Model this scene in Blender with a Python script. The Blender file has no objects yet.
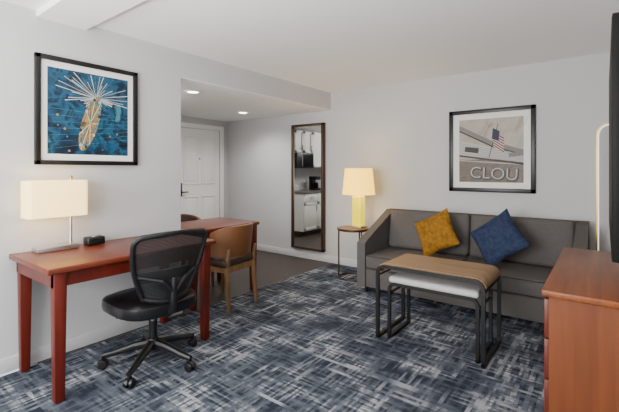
import bpy, bmesh, math, random
from mathutils import Vector, Matrix
random.seed(4)
R=math.radians
# ---------------------------------------------------------------- materials
def lin(c):
    f=lambda v:(v/12.92 if v<=0.04045 else ((v+0.055)/1.055)**2.4)
    return tuple(f(x/255.0) for x in c)+(1.0,)
def newmat(name):
    m=bpy.data.materials.new(name); m.use_nodes=True
    nt=m.node_tree; b=nt.nodes['Principled BSDF']
    return m,nt,b
def mat(name,c,rough=0.5,metal=0.0,emit=None,es=0.0,bump=0.0,bscale=200.0,var=0.0,vscale=3.0,coat=0.0,spec=None):
    m,nt,b=newmat(name)
    col=lin(c)
    b.inputs['Base Color'].default_value=col
    b.inputs['Roughness'].default_value=rough
    b.inputs['Metallic'].default_value=metal
    if coat: b.inputs['Coat Weight'].default_value=coat
    if spec is not None: b.inputs['Specular IOR Level'].default_value=spec
    if emit:
        b.inputs['Emission Color'].default_value=lin(emit); b.inputs['Emission Strength'].default_value=es
    tc=nt.nodes.new('ShaderNodeTexCoord')
    if bump:
        n=nt.nodes.new('ShaderNodeTexNoise'); n.inputs['Scale'].default_value=bscale; n.inputs['Detail'].default_value=3
        nt.links.new(tc.outputs['Object'],n.inputs['Vector'])
        bp=nt.nodes.new('ShaderNodeBump'); bp.inputs['Strength'].default_value=bump; bp.inputs['Distance'].default_value=0.004
        nt.links.new(n.outputs['Fac'],bp.inputs['Height']); nt.links.new(bp.outputs['Normal'],b.inputs['Normal'])
    if var:
        n=nt.nodes.new('ShaderNodeTexNoise'); n.inputs['Scale'].default_value=vscale; n.inputs['Detail'].default_value=4
        nt.links.new(tc.outputs['Object'],n.inputs['Vector'])
        r=nt.nodes.new('ShaderNodeValToRGB'); r.color_ramp.elements[0].position=0.3; r.color_ramp.elements[1].position=0.7
        r.color_ramp.elements[0].color=tuple(x*(1-var) for x in col[:3])+(1,)
        r.color_ramp.elements[1].color=tuple(min(1,x*(1+var)) for x in col[:3])+(1,)
        nt.links.new(n.outputs['Fac'],r.inputs['Fac']); nt.links.new(r.outputs['Color'],b.inputs['Base Color'])
    return m
def wood(name,c1,c2,axis=1,rough=0.35,coat=0.3,sc=1.0):
    m,nt,b=newmat(name)
    tc=nt.nodes.new('ShaderNodeTexCoord'); mp=nt.nodes.new('ShaderNodeMapping')
    s=[26*sc,26*sc,26*sc]; s[axis]=1.6*sc
    mp.inputs['Scale'].default_value=s
    n=nt.nodes.new('ShaderNodeTexNoise'); n.inputs['Scale'].default_value=1.0; n.inputs['Detail'].default_value=5; n.inputs['Distortion'].default_value=0.4
    r=nt.nodes.new('ShaderNodeValToRGB'); r.color_ramp.elements[0].position=0.3; r.color_ramp.elements[1].position=0.72
    r.color_ramp.elements[0].color=lin(c1); r.color_ramp.elements[1].color=lin(c2)
    nt.links.new(tc.outputs['Object'],mp.inputs['Vector']); nt.links.new(mp.outputs['Vector'],n.inputs['Vector'])
    nt.links.new(n.outputs['Fac'],r.inputs['Fac']); nt.links.new(r.outputs['Color'],b.inputs['Base Color'])
    b.inputs['Roughness'].default_value=rough; b.inputs['Coat Weight'].default_value=coat; b.inputs['Coat Roughness'].default_value=0.25
    b.inputs['Specular IOR Level'].default_value=0.35
    return m
def mathn(nt,op,a,b=None,clamp=False):
    n=nt.nodes.new('ShaderNodeMath'); n.operation=op; n.use_clamp=clamp
    for i,v in enumerate((a,b)):
        if v is None: continue
        if isinstance(v,(int,float)): n.inputs[i].default_value=v
        else: nt.links.new(v,n.inputs[i])
    return n.outputs[0]
def carpet_mat():
    m,nt,b=newmat('carpet_blue_grey')
    tc=nt.nodes.new('ShaderNodeTexCoord'); sx=nt.nodes.new('ShaderNodeSeparateXYZ'); nt.links.new(tc.outputs['Object'],sx.inputs[0])
    X,Y=sx.outputs['X'],sx.outputs['Y']
    def rng(v,lo,hi):
        r=nt.nodes.new('ShaderNodeMapRange'); r.inputs['From Min'].default_value=lo; r.inputs['From Max'].default_value=hi
        nt.links.new(v,r.inputs['Value']); return r.outputs['Result']
    def noise(vec,s=1.0,detail=2):
        n=nt.nodes.new('ShaderNodeTexNoise'); n.inputs['Scale'].default_value=s; n.inputs['Detail'].default_value=detail
        nt.links.new(vec,n.inputs['Vector']); return n.outputs['Fac']
    def comb(a,c,z=0.0):
        n=nt.nodes.new('ShaderNodeCombineXYZ')
        for i,v in enumerate((a,c,z)):
            if isinstance(v,(int,float)): n.inputs[i].default_value=v
            else: nt.links.new(v,n.inputs[i])
        return n.outputs[0]
    wob=mathn(nt,'MULTIPLY',noise(tc.outputs['Object'],60,1),0.008)
    def rows(across,along,N,F,lo,hi,seed):
        # straight broken threads: one random profile per row
        a=mathn(nt,'FLOOR',mathn(nt,'MULTIPLY',mathn(nt,'ADD',across,wob),N))
        v=comb(mathn(nt,'MULTIPLY',along,F),mathn(nt,'MULTIPLY',a,7.37),seed)
        return rng(noise(v,1.0,2),lo,hi)
    a=rows(Y,X,64,4.2,0.46,0.60,1.3); c=rows(X,Y,64,4.2,0.46,0.60,5.1)
    d=rows(Y,X,40,2.4,0.53,0.63,9.3); e=rows(X,Y,40,2.4,0.53,0.63,14.1)
    n1=nt.nodes.new('ShaderNodeMapping'); n1.inputs['Scale'].default_value=(2.4,3.4,1); nt.links.new(tc.outputs['Object'],n1.inputs['Vector'])
    n2=nt.nodes.new('ShaderNodeMapping'); n2.inputs['Scale'].default_value=(3.4,2.4,1); n2.inputs['Location'].default_value=(4,8,0); nt.links.new(tc.outputs['Object'],n2.inputs['Vector'])
    mx=rng(noise(n1.outputs[0],1.0,3),0.34,0.62); my=rng(noise(n2.outputs[0],1.0,3),0.34,0.62)
    s=mathn(nt,'ADD',mathn(nt,'MULTIPLY',a,mx),mathn(nt,'MULTIPLY',c,my))
    s=mathn(nt,'MULTIPLY',s,0.62)
    t=mathn(nt,'MAXIMUM',mathn(nt,'MULTIPLY',d,my),mathn(nt,'MULTIPLY',e,mx))
    s=mathn(nt,'MAXIMUM',s,mathn(nt,'MULTIPLY',t,0.9))
    fine=rng(noise(tc.outputs['Object'],170,2),0.3,0.66)
    s=mathn(nt,'MULTIPLY',s,mathn(nt,'ADD',mathn(nt,'MULTIPLY',fine,0.45),0.62))
    r=nt.nodes.new('ShaderNodeValToRGB')
    r.color_ramp.elements[0].color=lin((37,42,53)); r.color_ramp.elements[1].color=lin((172,173,175))
    e2=r.color_ramp.elements.new(0.45); e2.color=lin((90,95,104))
    nt.links.new(s,r.inputs['Fac']); nt.links.new(r.outputs['Color'],b.inputs['Base Color'])
    b.inputs['Roughness'].default_value=0.95; b.inputs['Specular IOR Level'].default_value=0.1
    bp=nt.nodes.new('ShaderNodeBump'); bp.inputs['Strength'].default_value=0.5; bp.inputs['Distance'].default_value=0.004
    nt.links.new(fine,bp.inputs['Height']); nt.links.new(bp.outputs['Normal'],b.inputs['Normal'])
    return m
def mesh_fabric():
    m,nt,b=newmat('chair_mesh_fabric')
    b.inputs['Base Color'].default_value=lin((18,19,22)); b.inputs['Roughness'].default_value=0.7
    tr=nt.nodes.new('ShaderNodeBsdfTransparent'); mx=nt.nodes.new('ShaderNodeMixShader')
    tc=nt.nodes.new('ShaderNodeTexCoord'); w=nt.nodes.new('ShaderNodeTexWave'); w.bands_direction='Z'; w.inputs['Scale'].default_value=34
    nt.links.new(tc.outputs['Object'],w.inputs['Vector'])
    f=mathn(nt,'MULTIPLY',w.outputs['Fac'],0.28); f=mathn(nt,'ADD',f,0.70,True)
    nt.links.new(f,mx.inputs['Fac']); nt.links.new(tr.outputs[0],mx.inputs[1]); nt.links.new(b.outputs[0],mx.inputs[2])
    nt.links.new(mx.outputs[0],nt.nodes['Material Output'].inputs['Surface'])
    return m
def blotch(name,cols,scale,rough=0.5,stretch=(1,1,1),dist=0.8):
    m,nt,b=newmat(name)
    tc=nt.nodes.new('ShaderNodeTexCoord'); mp=nt.nodes.new('ShaderNodeMapping'); mp.inputs['Scale'].default_value=stretch
    n=nt.nodes.new('ShaderNodeTexNoise'); n.inputs['Scale'].default_value=scale; n.inputs['Detail'].default_value=5; n.inputs['Distortion'].default_value=dist
    nt.links.new(tc.outputs['Object'],mp.inputs['Vector']); nt.links.new(mp.outputs['Vector'],n.inputs['Vector'])
    r=nt.nodes.new('ShaderNodeValToRGB'); el=r.color_ramp.elements
    el[0].position=0.3; el[0].color=lin(cols[0]); el[1].position=0.7; el[1].color=lin(cols[-1])
    for i,c in enumerate(cols[1:-1]):
        e=el.new(0.3+0.4*(i+1)/(len(cols)-1)); e.color=lin(c)
    nt.links.new(n.outputs['Fac'],r.inputs['Fac']); nt.links.new(r.outputs['Color'],b.inputs['Base Color'])
    b.inputs['Roughness'].default_value=rough
    return m
M={}
M['wall']=mat('wall_paint_grey',(184,184,185),0.85,bump=0.25,bscale=260)
M['ceil']=mat('ceiling_white',(246,246,246),0.9,bump=0.1,bscale=150)
M['trim']=mat('trim_white',(236,236,235),0.45)
M['basegrey']=mat('baseboard_paint',(196,196,197),0.5)
M['carpet']=carpet_mat()
M['hallfloor']=wood('hall_floor_dark',(50,43,39),(68,59,54),1,0.45,0.0)
M['cherry']=wood('cherry_wood',(80,31,16),(108,46,25),1,0.34,0.10)
M['cherryleg']=wood('cherry_wood_leg',(72,18,10),(94,28,15),2,0.38,0.08)
M['honey']=wood('honey_wood',(100,50,20),(130,70,31),1,0.42,0.05)
M['honeyside']=wood('honey_wood_side',(96,48,21),(120,64,30),2,0.5,0.03,0.7)
M['honeydark']=mat('drawer_wood_dark',(90,34,18),0.45)
M['tan']=wood('tan_oak',(120,90,57),(154,120,82),0,0.45,0.1)
M['chairwood']=wood('chair_oak',(104,76,48),(134,102,68),2,0.5,0.1)
M['leather']=mat('brown_leather',(100,62,32),0.45,bump=0.2,bscale=120,var=0.12)
M['leatherdark']=mat('dark_leather',(52,36,26),0.5,bump=0.2,bscale=120)
M['black']=mat('black_plastic',(12,12,14),0.4)
M['blackleather']=mat('black_vinyl',(13,13,15),0.28,bump=0.15,bscale=80)
M['blackmetal']=mat('black_metal',(17,16,17),0.4,0.2)
M['mesh']=mesh_fabric()
M['steel']=mat('brushed_steel',(190,190,188),0.3,0.9)
M['bronze']=mat('bronze_metal',(72,52,38),0.4,0.6)
M['brass']=mat('brass',(176,140,86),0.3,0.9)
M['sofa']=mat('sofa_tweed',(90,86,84),0.95,bump=0.8,bscale=420,var=0.34,vscale=260,spec=0.1)
M['sofapipe']=mat('sofa_piping',(46,44,43),0.9)
M['mustard']=mat('mustard_velvet',(128,88,22),0.85,bump=0.5,bscale=60,var=0.35,vscale=30,spec=0.2)
M['bluepil']=mat('blue_velvet',(37,47,72),0.85,bump=0.5,bscale=60,var=0.35,vscale=30,spec=0.2)
M['pad']=mat('light_grey_upholstery',(176,176,176),0.8,bump=0.3,bscale=200)
M['shade']=mat('lampshade_cream',(226,208,156),0.8,emit=(255,208,126),es=2.6)
M['shade2']=mat('lampshade_yellow',(216,184,70),0.8,emit=(255,196,62),es=3.2)
M['lampglass']=mat('yellow_glass_base',(160,150,6),0.25,emit=(224,202,0),es=1.7,coat=0.15)
M['led']=mat('led_strip',(255,250,240),0.5,emit=(255,240,215),es=1.5)
M['bulb']=mat('downlight_glow',(255,250,240),0.5,emit=(255,244,225),es=12.0)
M['mirror']=mat('mirror_glass',(235,238,238),0.02,1.0)
M['screen']=mat('tv_screen',(6,6,7),0.5,spec=0.1)
M['tvcase']=mat('tv_case',(10,10,11),0.6,spec=0.15)
M['counter']=mat('stone_counter',(100,94,88),0.3,var=0.2,vscale=60)
M['cab']=mat('cabinet_white',(228,228,224),0.4)
M['matboard']=mat('mat_board',(220,219,214),0.8)
M['artblue']=blotch('art_blue',[(4,10,22),(8,34,56),(22,76,104),(6,20,38),(50,112,134)],7,0.4)
M['artteal']=blotch('art_teal',[(20,66,90),(66,126,146)],30,0.4)
M['artbeige']=blotch('art_beige',[(128,118,106),(160,150,136),(144,138,130)],5,0.5)
M['artbrown']=blotch('art_brown',[(50,42,36),(96,82,68),(70,62,57)],10,0.5,(1,1,5))
M['artwhite']=mat('art_white',(200,200,194),0.6)
M['artgrey']=mat('art_grey',(108,106,102),0.6)
M['artpale']=mat('art_pale',(166,166,162),0.6)
M['artamber']=blotch('art_amber',[(90,62,18),(170,126,48),(70,96,86),(196,162,90)],26,0.5)
M['artred']=mat('art_red',(130,32,28),0.6)
M['artnavy']=mat('art_navy',(22,28,56),0.6)
M['artdark']=mat('art_dark',(44,39,36),0.6)
M['glass']=mat('display_dark',(18,24,22),0.2)

# ---------------------------------------------------------------- mesh builder
class B:
    def __init__(s,name): s.name=name; s.bm=bmesh.new(); s.m=[]
    def mi(s,k):
        if k not in s.m: s.m.append(k)
        return s.m.index(k)
    def merge(s,p,k,X=None):
        if X is not None: bmesh.ops.transform(p,matrix=X,verts=p.verts)
        bmesh.ops.recalc_face_normals(p,faces=p.faces)
        i=s.mi(k)
        for f in p.faces: f.material_index=i; f.smooth=True
        t=bpy.data.meshes.new('t'); p.to_mesh(t); p.free(); s.bm.from_mesh(t); bpy.data.meshes.remove(t)
    def box(s,lo,hi,k,bev=0.0,seg=2,X=None):
        p=bmesh.new(); bmesh.ops.create_cube(p,size=1)
        c=[(a+b)/2 for a,b in zip(lo,hi)]; d=[abs(b-a) for a,b in zip(lo,hi)]
        for v in p.verts: v.co=Vector((c[0]+v.co.x*d[0],c[1]+v.co.y*d[1],c[2]+v.co.z*d[2]))
        if bev: bmesh.ops.bevel(p,geom=list(p.edges),offset=min(bev,min(d)*0.49),segments=seg,profile=0.5,affect='EDGES')
        s.merge(p,k,X)
    def cyl(s,a,b,r0,r1,k,seg=24,bev=0.0,X=None):
        a=Vector(a); b=Vector(b); p=bmesh.new()
        bmesh.ops.create_cone(p,cap_ends=True,segments=seg,radius1=r0,radius2=r1,depth=(b-a).length)
        if bev:
            es=[e for e in p.edges if len(e.link_faces)==2 and any(len(f.verts)>4 for f in e.link_faces)]
            bmesh.ops.bevel(p,geom=es,offset=bev,segments=3,profile=0.5,affect='EDGES')
        q=(b-a).to_track_quat('Z','Y').to_matrix().to_4x4()
        bmesh.ops.transform(p,matrix=Matrix.Translation((a+b)/2)@q,verts=p.verts)
        s.merge(p,k,X)
    def post(s,a,b,w0,w1,k,bev=0.004,X=None):
        a=Vector(a); b=Vector(b); p=bmesh.new(); vs=[]
        for c,w in ((a,w0),(b,w1)):
            vs.append([p.verts.new(c+Vector((sx*w/2,sy*w/2,0))) for sx,sy in ((-1,-1),(1,-1),(1,1),(-1,1))])
        p.faces.new(vs[0]); p.faces.new(vs[1])
        for i in range(4): p.faces.new([vs[0][i],vs[0][(i+1)%4],vs[1][(i+1)%4],vs[1][i]])
        if bev: bmesh.ops.bevel(p,geom=list(p.edges),offset=bev,segments=2,profile=0.5,affect='EDGES')
        s.merge(p,k,X)
    def prism(s,pts,axis,lo,hi,k,bev=0.0,seg=3,X=None):
        p=bmesh.new()
        def mk(t,q):
            if axis==0: return (t,q[0],q[1])
            if axis==1: return (q[0],t,q[1])
            return (q[0],q[1],t)
        A=[p.verts.new(mk(lo,q)) for q in pts]; C=[p.verts.new(mk(hi,q)) for q in pts]
        p.faces.new(A); p.faces.new(C); n=len(pts)
        for i in range(n): p.faces.new([A[i],A[(i+1)%n],C[(i+1)%n],C[i]])
        if bev:
            es=[e for e in p.edges if e.calc_face_angle(0)>R(25)]
            bmesh.ops.bevel(p,geom=es,offset=bev,segments=seg,profile=0.5,affect='EDGES')
        s.merge(p,k,X)
    def tube(s,pts,r,k,seg=10,closed=False,X=None,flat=None):
        pts=[Vector(q) for q in pts]; n=len(pts); p=bmesh.new(); rings=[]
        up=None
        for i in range(n):
            if closed: t=(pts[(i+1)%n]-pts[i-1]).normalized()
            else: t=(pts[min(i+1,n-1)]-pts[max(i-1,0)]).normalized()
            if flat is not None:
                side=Vector(flat[0]).normalized(); nn=t.cross(side).normalized()
                sc=1.0
                if closed or 0<i<n-1:
                    t1=(pts[(i+1)%n]-pts[i]).normalized(); sc=1/max(0.4,abs(t.dot(t1)))
                w,h=flat[1]/2,flat[2]/2*sc
                ring=[p.verts.new(pts[i]+side*a*w+nn*b*h) for a,b in ((-1,-1),(1,-1),(1,1),(-1,1))]
            else:
                if up is None:
                    up=Vector((0,0,1)) if abs(t.z)<0.9 else Vector((1,0,0))
                u=(up-t*up.dot(t)).normalized(); up=u; w=t.cross(u)
                rr=r[i] if isinstance(r,(list,tuple)) else r
                ring=[p.verts.new(pts[i]+(u*math.cos(2*math.pi*j/seg)+w*math.sin(2*math.pi*j/seg))*rr) for j in range(seg)]
            rings.append(ring)
        m=len(rings[0])
        for i in range(n if closed else n-1):
            a=rings[i]; b=rings[(i+1)%n]
            for j in range(m): p.faces.new([a[j],a[(j+1)%m],b[(j+1)%m],b[j]])
        if not closed: p.faces.new(rings[0]); p.faces.new(rings[-1])
        s.merge(p,k,X)
    def lathe(s,prof,c,k,seg=32,X=None,cap=True):
        p=bmesh.new(); rings=[]
        for r,z in prof:
            rings.append([p.verts.new((c[0]+r*math.cos(2*math.pi*j/seg),c[1]+r*math.sin(2*math.pi*j/seg),c[2]+z)) for j in range(seg)])
        for a,b in zip(rings,rings[1:]):
            for j in range(seg): p.faces.new([a[j],a[(j+1)%seg],b[(j+1)%seg],b[j]])
        if cap: p.faces.new(rings[0]); p.faces.new(rings[-1])
        s.merge(p,k,X)
    def grid(s,fn,nu,nv,k,thick=0.0,X=None):
        p=bmesh.new()
        V=[[p.verts.new(fn(i/nu,j/nv)) for j in range(nv+1)] for i in range(nu+1)]
        fs=[p.faces.new([V[i][j],V[i+1][j],V[i+1][j+1],V[i][j+1]]) for i in range(nu) for j in range(nv)]
        if thick:
            bmesh.ops.recalc_face_normals(p,faces=p.faces)
            bmesh.ops.solidify(p,geom=list(p.faces),thickness=thick)
        s.merge(p,k,X)
    def pillow(s,a,b,t,k,X=None,n=20,pinch=0.08,pw=0.42):
        p=bmesh.new()
        for sg in (1,-1):
            V=[]
            for i in range(n+1):
                row=[]
                for j in range(n+1):
                    u=-1+2*i/n; v=-1+2*j/n
                    z=sg*t*((max(0,(1-u*u))*max(0,(1-v*v)))**pw)
                    z+=0.008*math.sin(9*u+4*v*sg)*(1-u*u)*(1-v*v)
                    row.append(p.verts.new((a*u*(1-pinch*(1-v*v)),z,b*v*(1-pinch*(1-u*u)))))
                V.append(row)
            for i in range(n):
                for j in range(n): p.faces.new([V[i][j],V[i+1][j],V[i+1][j+1],V[i][j+1]])
        bmesh.ops.remove_doubles(p,verts=p.verts,dist=0.0004)
        s.merge(p,k,X)
    def cushion(s,lo,hi,k,r=0.04,crown=0.02,X=None):
        p=bmesh.new(); bmesh.ops.create_cube(p,size=1)
        c=[(a+b)/2 for a,b in zip(lo,hi)]; d=[abs(b-a) for a,b in zip(lo,hi)]
        for v in p.verts: v.co=Vector((v.co.x*d[0],v.co.y*d[1],v.co.z*d[2]))
        bmesh.ops.bevel(p,geom=list(p.edges),offset=min(r,min(d)*0.45),segments=4,profile=0.5,affect='EDGES')
        bmesh.ops.subdivide_edges(p,edges=[e for e in p.edges if e.calc_length()>0.12],cuts=6,use_grid_fill=True)
        for v in p.verts:
            u=2*v.co.x/d[0]; w=2*v.co.y/d[1]; q=2*v.co.z/d[2]
            v.co.z+=crown*q*max(0,1-u*u)*max(0,1-w*w)
            v.co+=Vector(c)
        s.merge(p,k,X)
    def done(s,loc=(0,0,0),rz=0.0,parent=None,sharp=32):
        me=bpy.data.meshes.new(s.name); s.bm.to_mesh(me); s.bm.free()
        for k in s.m: me.materials.append(M[k])
        try: me.set_sharp_from_angle(angle=R(sharp))
        except Exception: pass
        o=bpy.data.objects.new(s.name,me); bpy.context.collection.objects.link(o)
        o.location=loc; o.rotation_euler=(0,0,rz)
        if parent: o.parent=parent
        return o
def simple(name,lo,hi,k,bev=0.0):
    b=B(name); b.box(lo,hi,k,bev); return b.done()
def arc(cx,cz,r,a0,a1,n,f):
    return [f(cx+r*math.cos(a0+(a1-a0)*i/n),cz+r*math.sin(a0+(a1-a0)*i/n)) for i in range(n+1)]

# ---------------------------------------------------------------- room shell
XL,YB,H,HS=-3.20,4.70,2.491,2.243
XE=-5.47; XR=0.20; YF=-1.60; YW=2.172; YK=1.0
simple('floor',(XL+0.04,YF,-0.1),(XR,YB,0),'carpet')
simple('hall_floor',(XE,YK,-0.1),(XL+0.04,YB,-0.001),'hallfloor')
simple('ceiling',(XL-0.12,YF-0.1,H),(XR+0.1,YB+0.1,H+0.1),'ceil')
b=B('soffit'); b.box((XE-0.1,YW,HS),(XL,YB,H+0.1),'wall'); b.box((XE-0.1,YW,HS-0.004),(XL-0.001,YB,HS),'ceil'); b.done()
simple('hall_ceiling',(XE-0.1,YK-0.1,HS),(XL-0.12,YW,HS+0.1),'ceil')
b=B('ceiling_beam'); b.box((XL,1.0,H-0.045),(XR,1.33,H),'ceil'); b.done()
simple('wall_left',(XL-0.12,YF,0),(XL,YW,H),'wall')
simple('wall_back',(XE-0.1,YB,0),(XR+0.1,YB+0.1,H),'wall')
simple('wall_right',(XR,YF,0),(XR+0.1,YB,H),'wall')
simple('wall_kitchen',(XE-0.1,YK-0.1,0),(XL-0.12,YK,HS),'wall')
DY0,DY1,DH=3.66,4.52,2.06
b=B('wall_entry'); b.box((XE-0.1,YK,0),(XE,DY0,HS),'wall'); b.box((XE-0.1,DY1,0),(XE,YB,HS),'wall'); b.box((XE-0.1,DY0,DH),(XE,DY1,HS),'wall'); b.done()
WX0,WX1,WZ0,WZ1=-2.95,-0.25,0.55,2.2
b=B('wall_front'); b.box((XL,YF-0.1,0),(WX0,YF,H),'wall'); b.box((WX1,YF-0.1,0),(XR+0.1,YF,H),'wall')
b.box((WX0,YF-0.1,0),(WX1,YF,WZ0),'wall'); b.box((WX0,YF-0.1,WZ1),(WX1,YF,H),'wall'); b.done()
b=B('window_1')
b.box((WX0,YF-0.08,WZ0),(WX0+0.06,YF-0.02,WZ1),'trim'); b.box((WX1-0.06,YF-0.08,WZ0),(WX1,YF-0.02,WZ1),'trim')
b.box((WX0,YF-0.08,WZ0),(WX1,YF-0.02,WZ0+0.06),'trim'); b.box((WX0,YF-0.08,WZ1-0.06),(WX1,YF-0.02,WZ1),'trim')
b.box(((WX0+WX1)/2-0.03,YF-0.08,WZ0),((WX0+WX1)/2+0.03,YF-0.02,WZ1),'trim'); b.done()
def bb(name,lo,hi): simple(name,lo,hi,'basegrey',0.004)
bb('baseboard_left',(XL,YF,0),(XL+0.014,YW,0.10))
bb('baseboard_left_end',(XL-0.12,YW,0),(XL+0.014,YW+0.014,0.10))
bb('baseboard_back',(XE,YB-0.014,0),(XR,YB,0.10))
bb('baseboard_right',(XR-0.014,3.65,0),(XR,YB-0.014,0.10))
bb('baseboard_entry',(XE,3.2,0),(XE+0.014,DY0-0.075,0.10))
# door
b=B('door_1')
b.box((XE-0.055,DY0+0.005,0.008),(XE-0.015,DY1-0.005,DH-0.005),'trim')
w=DY1-DY0
def panel(y0,y1,z0,z1):
    x=XE-0.015
    for lo,hi in (((x,y0,z0),(x+0.012,y0+0.018,z1)),((x,y1-0.018,z0),(x+0.012,y1,z1)),((x,y0,z0),(x+0.012,y1,z0+0.018)),((x,y0,z1-0.018),(x+0.012,y1,z1))):
        b.box(lo,hi,'trim',0.004)
    b.box((x-0.002,y0+0.045,z0+0.045),(x+0.009,y1-0.045,z1-0.045),'trim',0.006)
for (a,c) in ((0.11,0.40),(0.47,0.76)):
    panel(DY0+a,DY0+c,1.12,1.92); panel(DY0+a,DY0+c,0.20,0.92)
hy=DY0+0.06
b.box((XE-0.015,hy-0.025,0.93),(XE-0.004,hy+0.025,1.15),'blackmetal',0.004)
b.cyl((XE-0.01,hy,1.0),(XE+0.045,hy,1.0),0.012,0.012,'blackmetal'); b.box((XE+0.03,hy-0.01,0.99),(XE+0.05,hy+0.11,1.01),'blackmetal',0.005)
b.cyl((XE-0.015,hy,1.11),(XE+0.012,hy,1.11),0.02,0.018,'blackmetal')
b.cyl((XE-0.015,DY0+w/2,1.55),(XE-0.006,DY0+w/2,1.55),0.012,0.012,'blackmetal')
b.done()
b=B('trim_1')
b.box((XE,DY0-0.075,0),(XE+0.02,DY0,DH+0.075),'trim',0.005); b.box((XE,DY1,0),(XE+0.02,DY1+0.075,DH+0.075),'trim',0.005); b.box((XE,DY0,DH),(XE+0.02,DY1,DH+0.075),'trim',0.005)
b.done()
for i,(x,y) in enumerate(((-3.66,2.64),(-4.38,4.06))):
    b=B('recessed_downlight'); b.lathe([(0.085,0),(0.085,-0.008),(0.062,-0.010),(0.060,-0.002)],(x,y,HS-0.004),'ceil')
    b.cyl((x,y,HS-0.012),(x,y,HS-0.006),0.058,0.058,'bulb'); b.done()

# ---------------------------------------------------------------- kitchenette (seen in the mirror)
b=B('kitchen_base_cabinet')
b.box((XE+0.01,1.2,0.1),(-4.88,3.12,0.87),'cab'); b.box((XE+0.01,1.2,0.0),(-4.94,3.12,0.1),'leatherdark')
b.box((XE+0.005,1.18,0.87),(-4.85,3.14,0.91),'counter',0.005)
for i in range(4):
    y0=1.22+i*0.475; y1=y0+0.455
    b.box((-4.88,y0,0.70),(-4.862,y1,0.86),'cab',0.003); b.box((-4.88,y0,0.12),(-4.866,y1,0.68),'cab',0.003)
    for lo,hi in (((y0,0.12),(y0+0.05,0.68)),((y1-0.05,0.12),(y1,0.68)),((y0,0.12),(y1,0.17)),((y0,0.63),(y1,0.68))):
        b.box((-4.868,lo[0],lo[1]),(-4.86,hi[0],hi[1]),'cab',0.002)
    b.cyl((-4.845,y0+0.17,0.78),(-4.845,y0+0.29,0.78),0.006,0.006,'blackmetal'); b.cyl((-4.845,y0+0.06,0.50),(-4.845,y0+0.06,0.62),0.006,0.006,'blackmetal')
b.done()
b=B('kitchen_wall_cabinet')
b.box((XE+0.01,1.2,1.42),(-5.12,2.5,2.2),'cab'); b.box((XE+0.01,2.5,1.72),(-5.12,3.12,2.2),'cab')
for i,(y0,y1,z0) in enumerate(((1.21,1.63,1.43),(1.64,2.06,1.43),(2.07,2.49,1.43),(2.51,2.81,1.73),(2.82,3.11,1.73))):
    for lo,hi in (((y0,z0),(y0+0.05,2.19)),((y1-0.05,z0),(y1,2.19)),((y0,z0),(y1,z0+0.05)),((y0,2.14),(y1,2.19))):
        b.box((-5.12,lo[0],lo[1]),(-5.10,hi[0],hi[1]),'cab',0.002)
    b.cyl((-5.085,y0+0.06,z0+0.04),(-5.085,y0+0.06,z0+0.16),0.006,0.006,'blackmetal')
b.done()
b=B('microwave_oven'); b.box((XE+0.01,2.52,1.40),(-5.06,3.10,1.715),'black',0.006); b.box((-5.06,2.55,1.43),(-5.05,2.93,1.69),'screen',0.004); b.cyl((-5.03,2.95,1.44),(-5.03,2.95,1.68),0.008,0.008,'steel'); b.done()
b=B('coffee_maker'); b.box((-5.3,2.2,0.91),(-5.1,2.38,0.95),'black',0.006); b.box((-5.3,2.2,0.95),(-5.24,2.38,1.2),'black',0.006); b.box((-5.3,2.2,1.14),(-5.1,2.38,1.22),'black',0.01); b.cyl((-5.165,2.29,0.95),(-5.165,2.29,1.08),0.055,0.045,'screen'); b.done()

# ---------------------------------------------------------------- mirror
b=B('wall_mirror'); x0,x1,z0,z1=-3.90,-3.29,0.15,2.06
fw=0.035; d0,d1=YB-0.075,YB-0.002
b.box((x0,d0,z0),(x0+fw,d1,z1),'bronze',0.004); b.box((x1-fw,d0,z0),(x1,d1,z1),'bronze',0.004)
b.box((x0,d0,z0),(x1,d1,z0+fw),'bronze',0.004); b.box((x0,d0,z1-fw),(x1,d1,z1),'bronze',0.004)
b.box((x0+fw,d0+0.02,z0+fw),(x1-fw,d0+0.03,z1-fw),'mirror'); b.done()

# ---------------------------------------------------------------- pictures
def frame(b,w,h,fw,depth=0.035):
    b.box((-w/2,-depth,-h/2),(-w/2+fw,0,h/2),'blackmetal',0.004); b.box((w/2-fw,-depth,-h/2),(w/2,0,h/2),'blackmetal',0.004)
    b.box((-w/2,-depth,-h/2),(w/2,0,-h/2+fw),'blackmetal',0.004); b.box((-w/2,-depth,h/2-fw),(w/2,0,h/2),'blackmetal',0.004)
    b.box((-w/2+fw,-0.014,-h/2+fw),(w/2-fw,-0.002,h/2-fw),'matboard')
def poly(b,pts,y,k):
    p=bmesh.new(); p.faces.new([p.verts.new((q[0],y,q[1])) for q in pts])
    for f in p.faces:
        f.normal_update()
        if f.normal.y>0: f.normal_flip()
    i=b.mi(k)
    for f in p.faces: f.material_index=i
    t=bpy.data.meshes.new('t'); p.to_mesh(t); p.free(); b.bm.from_mesh(t); bpy.data.meshes.remove(t)
def strip(b,a,c,w,y,k,w2=None):
    a=Vector(a); c=Vector(c); d=(c-a).normalized(); n=Vector((-d.y,d.x)); w2=w if w2 is None else w2
    poly(b,[a+n*w/2,a-n*w/2,c-n*w2/2,c+n*w2/2],y,k)
b=B('framed_ferris_wheel_picture'); W,Hh=0.746,0.79
frame(b,W,Hh,0.034)
iw,ih=0.295,0.315
poly(b,[(-iw,-ih),(iw,-ih),(iw,ih),(-iw,ih)],-0.0150,'artblue')
c0=(0.04,0.13)
for i in range(7):
    z=-0.28+i*0.05; strip(b,(-iw,z),(iw,z+0.10-0.02*i),0.0025,-0.0152-0.00002*i,'artteal')
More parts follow.
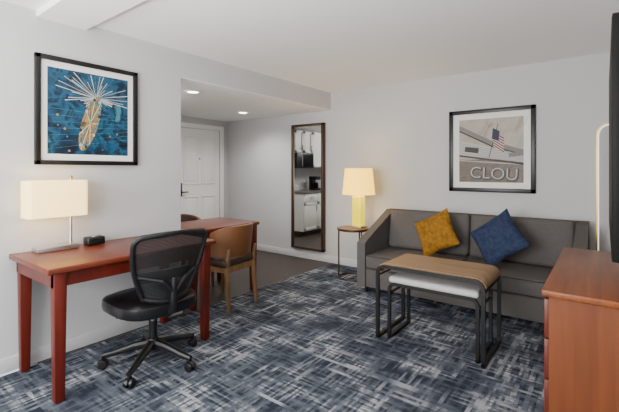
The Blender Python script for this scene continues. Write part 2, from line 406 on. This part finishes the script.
for i in range(60):
    a=R(6.5*i+random.uniform(-3,3)-25); up=i<36; L=random.uniform(0.12,0.30) if up else random.uniform(0.07,0.15)
    e=(max(-iw,min(iw,c0[0]+L*math.cos(a))),max(-ih,min(ih-0.01,c0[1]+L*0.75*math.sin(a))))
    strip(b,c0,e,0.002,-0.0156-0.00002*i,random.choice(['artwhite','artpale','artteal']),0.005)
# tilted amber Ferris wheel seen on edge
n=28; el=lambda r,t:(-0.004+r*0.062*math.cos(t)+0.20*r*math.sin(t)*0.28,-0.07+r*0.215*math.sin(t))
poly(b,[el(1,2*math.pi*i/n) for i in range(n)],-0.0170,'artamber')
poly(b,[el(0.84,2*math.pi*i/n) for i in range(n)],-0.0171,'artteal')
poly(b,[el(0.74,2*math.pi*i/n) for i in range(n)],-0.0172,'artamber')
for i in range(14):
    t=2*math.pi*i/14; strip(b,(-0.004,-0.07),el(0.98,t),0.003,-0.0174-0.00001*i,'artdark' if i%2 else 'artwhite')
for i in range(8):
    t=2*math.pi*i/8+0.3; c=el(0.9,t); poly(b,[(c[0]+0.010*math.cos(q*math.pi/4),c[1]+0.013*math.sin(q*math.pi/4)) for q in range(8)],-0.0178,'artpale' if i%2 else 'artdark')
for i in range(10):
    x=random.uniform(-0.27,0.27); z=random.uniform(-0.29,-0.02); r=random.uniform(0.004,0.010)
    poly(b,[(x+r*math.cos(q*math.pi/6),z+r*math.sin(q*math.pi/6)) for q in range(12)],-0.0164-0.00003*i,random.choice(['artgrey','artteal','artamber']))
b.done(loc=(XL+0.001,1.357,1.793),rz=R(90))
b=B('framed_flag_picture'); W,Hh=0.896,0.94
frame(b,W,Hh,0.045)
iw,ih=0.335,0.36
Y=-0.015
poly(b,[(-iw,-0.10),(iw,-0.10),(iw,ih),(-iw,ih)],Y,'artbeige')
poly(b,[(-iw,-ih),(iw,-ih),(iw,-0.10),(-iw,-0.10)],Y,'artbrown')
poly(b,[(-iw,0.12),(-iw,-0.04),(iw,-0.14),(iw,-0.05)],Y-0.0005,'artpale')
for i in range(5): strip(b,(-iw,0.09-i*0.028),(iw,-0.062-i*0.018),0.004,Y-0.0007,'artgrey')
poly(b,[(-iw,0.30),(-iw,0.25),(0.05,0.04),(iw,-0.05),(iw,0.0),(0.05,0.09)],Y-0.001,'artgrey')
poly(b,[(-iw,0.245),(-iw,0.225),(0.05,0.02),(iw,-0.06),(iw,-0.05),(0.05,0.04)],Y-0.0011,'artdark')
for i in range(5): strip(b,(-0.1+i*0.09,0.14-i*0.02),(0.02+i*0.09,ih),0.004,Y-0.0003,'artpale')
strip(b,(-iw,-0.055),(iw,-0.155),0.02,Y-0.0015,'artdark'); strip(b,(-iw,-0.11),(iw,-0.16),0.010,Y-0.0015,'artpale'); strip(b,(-0.01,-0.08),(0.085,0.30),0.008,Y-0.002,'artdark')
strip(b,(-0.27,0.02),(-0.12,0.0),0.06,Y-0.0017,'artdark'); strip(b,(0.19,-0.06),(iw,-0.04),0.045,Y-0.0017,'artgrey')
for i in range(6):
    poly(b,[(0.035,0.20-i*0.027),(0.145,0.135-i*0.030),(0.145,0.120-i*0.030),(0.035,0.187-i*0.027)],Y-0.0025,'artred')
    poly(b,[(0.035,0.187-i*0.027),(0.145,0.120-i*0.030),(0.145,0.105-i*0.030),(0.035,0.173-i*0.027)],Y-0.0025,'artpale')
poly(b,[(0.03,0.25),(0.10,0.21),(0.09,0.10),(0.02,0.13)],Y-0.003,'artnavy')
pic=b.done(loc=(-1.028,YB-0.001,1.581))
def text(s,size,loc,parent,k,name,rot=(R(90),0,0),off=0.004):
    cu=bpy.data.curves.new(name,'FONT'); cu.body=s; cu.size=size; cu.extrude=0.0004; cu.offset=off; cu.materials.append(M[k])
    o=bpy.data.objects.new(name,cu); bpy.context.collection.objects.link(o); o.parent=parent; o.location=loc; o.rotation_euler=rot
text('CLOU',0.185,(-0.215,Y-0.003,-0.315),pic,'artdark','lettering_outline',(R(90),R(3),0),0.007)  # dark outline printed behind the letters
text('CLOU',0.185,(-0.22,Y-0.005,-0.308),pic,'artpale','lettering',(R(90),R(3),0),-0.002)

# ---------------------------------------------------------------- desk + dining table
def table(name,x0,x1,y0,y1,zt,ins=0.055):
    b=B(name); b.box((x0,y0,zt-0.035),(x1,y1,zt),'cherry',0.008,3)
    o=0.035
    b.box((x0+o,y0+o,zt-0.12),(x0+o+0.02,y1-o,zt-0.035),'cherryleg'); b.box((x1-o-0.02,y0+o,zt-0.12),(x1-o,y1-o,zt-0.035),'cherryleg')
    b.box((x0+o,y0+o,zt-0.12),(x1-o,y0+o+0.02,zt-0.035),'cherryleg'); b.box((x0+o,y1-o-0.02,zt-0.12),(x1-o,y1-o,zt-0.035),'cherryleg')
    for x in (x0+0.055,x1-0.055):
        for y in (y0+ins,y1-ins): b.post((x,y,0),(x,y,zt-0.036),0.052,0.070,'cherryleg')
    return b.done()
ZD=0.795
table('writing_desk',-3.185,-2.50,0.835,2.03,ZD,0.075)
table('dining_table',-3.80,-3.12,2.24,3.15,0.775)

# desk lamp
b=B('desk_lamp'); lx,ly=-3.08,1.08
b.box((lx-0.055,ly-0.13,ZD+0.001),(lx+0.055,ly+0.13,ZD+0.035),'steel',0.004)
b.cyl((lx-0.01,ly+0.10,ZD+0.03),(lx-0.01,ly+0.10,1.30),0.010,0.010,'steel'); b.cyl((lx-0.01,ly+0.10,1.30),(lx-0.01,ly+0.10,1.32),0.014,0.010,'brass')
b.tube([(lx-0.01,ly+0.10,1.27),(lx-0.01,ly-0.02,1.27)],0.005,'steel')
def shadebox(b,p0,p1,z0,z1,k):
    def loop(ix,z):
        out=[]; r=0.03
        for cx,cy,a in ((p1[0]-r,p1[1]-r,0),(p0[0]+r,p1[1]-r,90),(p0[0]+r,p0[1]+r,180),(p1[0]-r,p0[1]+r,270)):
            for q in range(5):
                t=R(a+q*22.5); out.append((cx+(r-ix)*math.cos(t),cy+(r-ix)*math.sin(t),z))
        return out
    p=bmesh.new(); L=[[p.verts.new(c) for c in loop(ix,z)] for ix,z in ((0,z0),(0,z1),(0.004,z1),(0.004,z0))]
    n=len(L[0])
    for a in range(4):
        A=L[a]; C=L[(a+1)%4]
        for j in range(n): p.faces.new([A[j],A[(j+1)%n],C[(j+1)%n],C[j]])
    b.merge(p,k)
shadebox(b,(lx-0.085,ly-0.19),(lx+0.085,ly+0.185),1.035,1.285,'shade')
b.cyl((lx-0.01,ly-0.02,1.12),(lx-0.01,ly-0.02,1.27),0.02,0.015,'trim')
b.done()
b=B('alarm_clock'); cx,cy=-3.08,1.34
b.box((cx-0.045,cy-0.065,ZD+0.001),(cx+0.04,cy+0.065,ZD+0.062),'black',0.012,3); b.box((cx+0.036,cy-0.05,ZD+0.012),(cx+0.042,cy+0.05,ZD+0.05),'glass',0.002); b.cyl((cx,cy,ZD+0.06),(cx,cy,ZD+0.068),0.025,0.025,'steel'); b.done()

# ---------------------------------------------------------------- dining chairs (local: faces -x)
def dchair(loc,rz):
    b=B('dining_chair')
    for y in (-0.2,0.2):
        b.post((-0.22,y,0),(-0.20,y*0.96,0.43),0.026,0.042,'chairwood')
        b.post((0.25,y,0),(0.21,y*0.96,0.43),0.026,0.042,'chairwood')
        b.post((0.21,y*0.96,0.42),(0.245,y*0.98,0.60),0.042,0.03,'chairwood')
        b.box((-0.2,y*0.96-0.01,0.37),(0.21,y*0.96+0.01,0.43),'chairwood')
    b.box((-0.215,-0.19,0.37),(-0.19,0.19,0.43),'chairwood'); b.box((0.2,-0.19,0.37),(0.225,0.19,0.43),'chairwood')
    b.cushion((-0.24,-0.235,0.425),(0.235,0.235,0.495),'leatherdark',0.03,0.015)
    def shell(off,z0,z1,lean):
        def f(u,v):
            a=(u-0.5)*R(180); r=0.255+off
            zt=z1-0.07*(abs(u-0.5)*2)**3
            z=z0+(zt-z0)*v
            return Vector((0.0+ (r*math.cos(a))+lean*v+0.02, r*0.98*math.sin(a), z))
        return f
    b.grid(shell(0.0,0.52,0.82,0.03),30,8,'leather',0.028)
    b.grid(shell(-0.03,0.54,0.805,0.03),30,8,'leatherdark',0.006)
    return b.done(loc,rz)
dchair((-3.10,2.62,0),R(6))
dchair((-3.88,2.72,0),R(180))

# ---------------------------------------------------------------- office chair (local: faces -x)
b=B('office_chair')
for i in range(5):
    a=R(20+72*i); c,s_=math.cos(a),math.sin(a)
    P=lambda r,z:Vector((r*c,r*s_,z))
    b.tube([P(0.03,0.14),P(0.12,0.13),P(0.24,0.10),P(0.325,0.085)],[0.032,0.028,0.022,0.018],'black',10)
    b.cyl(P(0.32,0.05),P(0.32,0.09),0.012,0.012,'blackmetal',12)
    t=Vector((-s_,c,0))
    for sg in (-1,1): b.cyl(P(0.32,0.03)+t*sg*0.008,P(0.32,0.03)+t*sg*0.028,0.030,0.028,'black',20,0.003)
    b.tube([P(0.32-0.033,0.03),P(0.32-0.024,0.054),P(0.32,0.064),P(0.32+0.024,0.054),P(0.32+0.033,0.032)],0.007,'black',8)
b.cyl((0,0,0.10),(0,0,0.18),0.046,0.038,'black',24,0.004); b.cyl((0,0,0.18),(0,0,0.30),0.028,0.028,'black'); b.cyl((0,0,0.30),(0,0,0.385),0.016,0.016,'steel')
b.box((-0.12,-0.09,0.375),(0.10,0.09,0.41),'black',0.01)
b.tube([(0.0,-0.06,0.39),(0.0,-0.22,0.385),(0.0,-0.25,0.385)],0.007,'black',8)
def seatrim(k,z0,z1,sx,sy,crown):
    p=bmesh.new(); n=40; rings=[]
    for r,z in ((0.0,z0),(0.90,z0),(0.98,z0+0.012),(1.0,(z0+z1)/2),(0.985,z1-0.014),(0.93,z1),(0.75,z1+crown*0.6),(0.45,z1+crown*0.35),(0.0,z1+crown*0.2)):
        ring=[]
        for j in range(n):
            t=2*math.pi*j/n; ct,st=math.cos(t),math.sin(t); e=0.62
            x=math.copysign(abs(ct)**e,ct)*sx*r; y=math.copysign(abs(st)**e,st)*sy*r*(1.0-0.06*ct)
            zz=z-0.03*max(0,(-x/sx))**3*r
            ring.append(p.verts.new((x-0.03,y,zz)))
        rings.append(ring)
    for a,c in zip(rings,rings[1:]):
        for j in range(n): p.faces.new([a[j],a[(j+1)%n],c[(j+1)%n],c[j]])
    bmesh.ops.remove_doubles(p,verts=p.verts,dist=0.0005)
    b.merge(p,k)
seatrim('blackleather',0.390,0.485,0.285,0.28,0.018)
def bk(u,v):
    z=0.53+0.42*v
    half=0.165+0.09*math.sin(v*math.pi*0.60)
    x=0.235+0.075*v+0.05*(v-0.35)**2 - 0.055*(u*u)
    return Vector((x,half*u,z))
loop=[]
n=14
for i in range(n+1): loop.append(bk(-1,i/n*0.86))
for i in range(1,8):
    a=math.pi/2*i/8; loop.append(bk(-1+0.22*(1-math.cos(a)),0.86+0.12*math.sin(a)))
for i in range(13): loop.append(bk(-0.78+1.56*i/12,0.98+0.03*math.cos((i/12-0.5)*math.pi)))
for i in range(7,0,-1):
    a=math.pi/2*i/8; loop.append(bk(1-0.22*(1-math.cos(a)),0.86+0.12*math.sin(a)))
for i in range(n,-1,-1): loop.append(bk(1,i/n*0.86))
for i in range(1,12): loop.append(bk(1-2*i/12,-0.02-0.07*math.sin(math.pi*i/12)))
b.tube(loop,0.017,'black',10,closed=True)
def msh(u,v):
    uu=-1+2*u; vv=-0.04+v*1.02
    lim=1.0
    if vv>0.86: lim=1-0.22*(1-math.sqrt(max(0,1-((vv-0.86)/0.125)**2)))
    return bk(uu*lim*0.985,vv)
b.grid(msh,16,20,'mesh')
b.grid(lambda u,v:bk((-1+2*u)*0.97,0.22+0.17*v+0.03*math.cos((u-0.5)*3))+Vector((-0.012,0,0)),14,4,'black',0.008)
b.tube([(0.08,0,0.39),(0.19,0,0.385),(0.265,0,0.43),(0.285,0,0.53),(0.29,0,0.66)],[0.024,0.024,0.024,0.022,0.016],'black',10)
for sg in (-1,1): b.tube([(0.288,0,0.56),(0.285,sg*0.08,0.64),bk(sg*0.95,0.35)],[0.016,0.014,0.011],'black',8)
b.done((-2.54,1.50,0),R(-4))

# ---------------------------------------------------------------- sofa
b=B('sofa'); x0,x1,yf,yb=-2.20,-0.12,3.75,4.60; aw=0.10
for xa in (x0,x1-aw):
    b.prism([(yf,0.07),(yf,0.55),(yf+0.06,0.585),(yb-0.22,0.82),(yb-0.12,0.865),(yb,0.865),(yb,0.07)],0,xa,xa+aw,'sofa',0.018,3)
b.box((x0+aw,yf+0.015,0.07),(x1-aw,yb,0.275),'sofa',0.012)
b.prism([(yb-0.20,0.25),(yb-0.13,0.865),(yb,0.865),(yb,0.25)],0,x0+aw-0.01,x1-aw+0.01,'sofa',0.02)
xm=(x0+x1)/2
for a,c in ((x0+aw+0.004,xm-0.003),(xm+0.003,x1-aw-0.004)):
    b.cushion((a,yf-0.005,0.278),(c,yb-0.24,0.425),'sofa',0.03,0.012)
    X=Matrix.Translation((0,yb-0.20,0.42))@Matrix.Rotation(R(-9),4,'X')
    b.cushion((a,-0.11,0.0),(c,0.05,0.455),'sofa',0.045,0.0,X=X)
    b.tube([(a+0.02,yf-0.004,0.418),(c-0.02,yf-0.004,0.418)],0.005,'sofapipe',8); b.tube([(a+0.02,yf-0.004,0.288),(c-0.02,yf-0.004,0.288)],0.005,'sofapipe',8)
for x in (x0+0.08,x1-0.08):
    for y in (yf+0.08,yb-0.08): b.cyl((x,y,0),(x,y,0.075),0.02,0.026,'black')
b.done()
def pil(name,c,side,k,roll,t,lean):
    b=B(name); b.pillow(side/2,side/2,t,k)
    o=b.done(c,0,None,60); o.rotation_euler=(R(lean),R(roll),R(0)); return o
pil('mustard_throw_pillow',(-1.43,4.08,0.690),0.42,'mustard',-28,0.07,-24)
pil('blue_throw_pillow',(-0.82,4.05,0.700),0.45,'bluepil',-38,0.075,-32)

# ---------------------------------------------------------------- nesting tables
def nest(name,x0,x1,y0,y1,zt,r,bw,bh,pad):
    b=B(name); h=bh/2
    for y in (y0+bw/2,y1-bw/2):
        f=lambda a,c:(a,y,c)
        pts=[f(x0+h,h)]+arc(x0+h+r,zt-h-r,r,math.pi,math.pi/2,6,f)+arc(x1-h-r,zt-h-r,r,math.pi/2,0,6,f)+[f(x1-h,h)]
        b.tube(pts,0,'blackmetal',flat=((0,1,0),bw,bh))
    for x in (x0,x1-bh):
        b.box((x,y0,0),(x+bh,y1,bh),'blackmetal')
        b.box((x+0.0,y0+bw,zt-0.10),(x+bh*0.6,y1-bw,zt-0.085),'blackmetal')
    if pad: b.cushion((x0+0.005,y0+0.002,zt-0.005),(x1-0.005,y1-0.002,zt+0.045),'pad',0.024,0.006)
    else:
        f=lambda a,c:(a,c)
        q=0.006; o=arc(x0+h+r,zt-h-r,r+h+q,math.pi*0.93,math.pi/2,6,f)+arc(x1-h-r,zt-h-r,r+h+q,math.pi/2,math.pi*0.07,6,f)
        i2=arc(x1-h-r,zt-h-r,r-h,math.pi*0.07,math.pi/2,6,f)+arc(x0+h+r,zt-h-r,r-h,math.pi/2,math.pi*0.93,6,f)
        b.prism(o+i2,1,y0+bw+0.001,y1-bw-0.001,'tan')
    return b.done()
nest('nesting_table',-1.48,-0.65,2.82,3.34,0.60,0.06,0.024,0.026,False)
nest('upholstered_nesting_stool',-1.40,-0.70,2.87,3.28,0.455,0.05,0.024,0.024,True)

# ---------------------------------------------------------------- side table + lamp
b=B('round_side_table'); c=(-2.53,4.22)
b.lathe([(0.0,0.60),(0.195,0.60),(0.205,0.607),(0.205,0.625),(0.198,0.63),(0.0,0.63)],(c[0],c[1],0),'bronze',40,cap=False)
b.lathe([(0.0,0.630),(0.185,0.630),(0.183,0.634),(0.0,0.634)],(c[0],c[1],0),'tan',40,cap=False)
for i in range(3):
    a=R(205+120*i); b.cyl((c[0]+0.185*math.cos(a),c[1]+0.185*math.sin(a),0),(c[0]+0.185*math.cos(a),c[1]+0.185*math.sin(a),0.605),0.010,0.010,'bronze',12)
b.tube([(c[0]+0.185*math.cos(R(i*9)),c[1]+0.185*math.sin(R(i*9)),0.011) for i in range(40)],0.010,'bronze',8,closed=True)
b.done()
b=B('table_lamp'); c=(-2.47,4.25); z=0.635
b.box((c[0]-0.075,c[1]-0.075,z),(c[0]+0.075,c[1]+0.075,z+0.022),'steel',0.004)
b.box((c[0]-0.062,c[1]-0.062,z+0.022),(c[0]+0.062,c[1]+0.062,z+0.40),'lampglass',0.014,3)
b.cyl((c[0],c[1],z+0.40),(c[0],c[1],z+0.44),0.025,0.012,'steel'); b.cyl((c[0],c[1],z+0.44),(c[0],c[1],z+0.70),0.006,0.006,'steel')
b.lathe([(0.205,0.42),(0.172,0.745),(0.169,0.745),(0.202,0.42)],(c[0],c[1],z),'shade2',40,cap=False)
b.lathe([(0.203,0.421),(0.206,0.419),(0.206,0.427),(0.203,0.427)],(c[0],c[1],z),'shade2',40,cap=False)
b.cyl((c[0],c[1],z+0.715),(c[0],c[1],z+0.73),0.03,0.03,'steel')
for i in range(3):
    a=R(120*i); b.tube([(c[0],c[1],z+0.72),(c[0]+0.17*math.cos(a),c[1]+0.17*math.sin(a),z+0.72)],0.003,'steel',6)
b.cyl((c[0],c[1],z+0.73),(c[0],c[1],z+0.765),0.008,0.006,'steel')
b.done()

# ---------------------------------------------------------------- arched floor lamp
b=B('floor_lamp'); lc=(0.045,4.47)
b.cyl((lc[0],lc[1],0),(lc[0],lc[1],0.02),0.12,0.12,'brass',40,0.004)
f=lambda a,c:(a,lc[1],c)
hw=0.105; ztop=1.79
pts=[f(lc[0]-hw,0.02)]+[f(lc[0]-hw,0.4),f(lc[0]-hw,1.0)]+arc(lc[0],ztop-hw,hw,math.pi,0,14,f)+[f(lc[0]+hw,1.0),f(lc[0]+hw,0.4),f(lc[0]+hw,0.02)]
b.tube(pts,0,'brass',flat=((0,1,0),0.028,0.014))
hw2=hw-0.011
pts=[f(lc[0]-hw2,0.25),f(lc[0]-hw2,1.0)]+arc(lc[0],ztop-hw,hw2,math.pi,0,14,f)+[f(lc[0]+hw2,1.0),f(lc[0]+hw2,0.25)]
b.tube(pts,0,'led',flat=((0,1,0),0.014,0.008))
b.done()

# ---------------------------------------------------------------- dresser + tv
b=B('dresser'); x0,x1,y0,y1,zt=-0.255,0.185,2.25,3.60,0.76
b.box((x0,y0,zt-0.035),(x1,y1,zt),'honey',0.008,3)
b.box((x0+0.03,y0+0.025,0.08),(x1-0.01,y1-0.025,zt-0.035),'honeyside')
b.box((x0+0.05,y0+0.04,0.0),(x1-0.02,y1-0.04,0.08),'honeydark')
for j in range(2):
    ya=y0+0.04+j*0.64; yc=ya+0.63
    for i in range(3):
        za=0.10+i*0.205; b.box((x0+0.008,ya,za),(x0+0.032,yc,za+0.195),'honeydark',0.004)
        for yy in ((ya+yc)/2-0.15,(ya+yc)/2+0.15):
            b.cyl((x0+0.008,yy,za+0.1),(x0-0.012,yy,za+0.1),0.006,0.010,'bronze',12)
b.done()
b=B('television'); x=0.020
b.box((x,1.75,1.03),(x+0.035,3.05,1.92),'tvcase',0.004); b.box((x-0.001,1.76,1.04),(x+0.002,3.04,1.91),'screen')
b.box((x+0.035,2.2,1.3),(XR-0.002,2.6,1.6),'tvcase',0.01); b.done()

# ---------------------------------------------------------------- lights
def light(name,kind,loc,e,col,rot=(0,0,0),**kw):
    l=bpy.data.lights.new(name,kind); l.energy=e; l.color=col
    for a,v in kw.items(): setattr(l,a,v)
    o=bpy.data.objects.new(name,l); bpy.context.collection.objects.link(o); o.location=loc; o.rotation_euler=rot; return o
light('window_daylight','AREA',((WX0+WX1)/2,YF-0.01,(WZ0+WZ1)/2),210,(1.0,0.985,0.955),(R(90),0,0),shape='RECTANGLE',size=WX1-WX0-0.1,size_y=WZ1-WZ0-0.1)
light('added_ceiling_fill','AREA',(-1.3,-0.3,1.5),85,(1.0,0.98,0.95),(R(150),0,0),shape='DISK',size=0.5)  # added fill aimed up to brighten the ceiling; not a lamp of the room
light('desk_lamp_bulb','POINT',(-3.08,1.05,1.16),5.0,(1.0,0.80,0.52),shadow_soft_size=0.04)
light('table_lamp_bulb','POINT',(-2.47,4.25,1.22),9.0,(1.0,0.80,0.50),shadow_soft_size=0.05)
for x,y in ((-3.66,2.64),(-4.38,4.06)):
    light('downlight','SPOT',(x,y,HS-0.03),60,(1.0,0.97,0.92),spot_size=R(150),spot_blend=0.7,shadow_soft_size=0.05)
light('kitchen_light','POINT',(-4.2,2.0,2.1),32,(1.0,0.98,0.95),shadow_soft_size=0.1)
w=bpy.data.worlds.new('sky'); bpy.context.scene.world=w; w.use_nodes=True
w.node_tree.nodes['Background'].inputs[0].default_value=(0.75,0.86,1.0,1); w.node_tree.nodes['Background'].inputs[1].default_value=1.5

# ---------------------------------------------------------------- camera
cd=bpy.data.cameras.new('camera'); cam=bpy.data.objects.new('camera',cd); bpy.context.collection.objects.link(cam)
cam.location=(0,0,1.36); cam.rotation_euler=(R(90),0,R(37.4)); cd.sensor_width=36; cd.lens=22.48; cd.shift_y=-36/619.0; cd.clip_start=0.02
bpy.context.scene.camera=cam
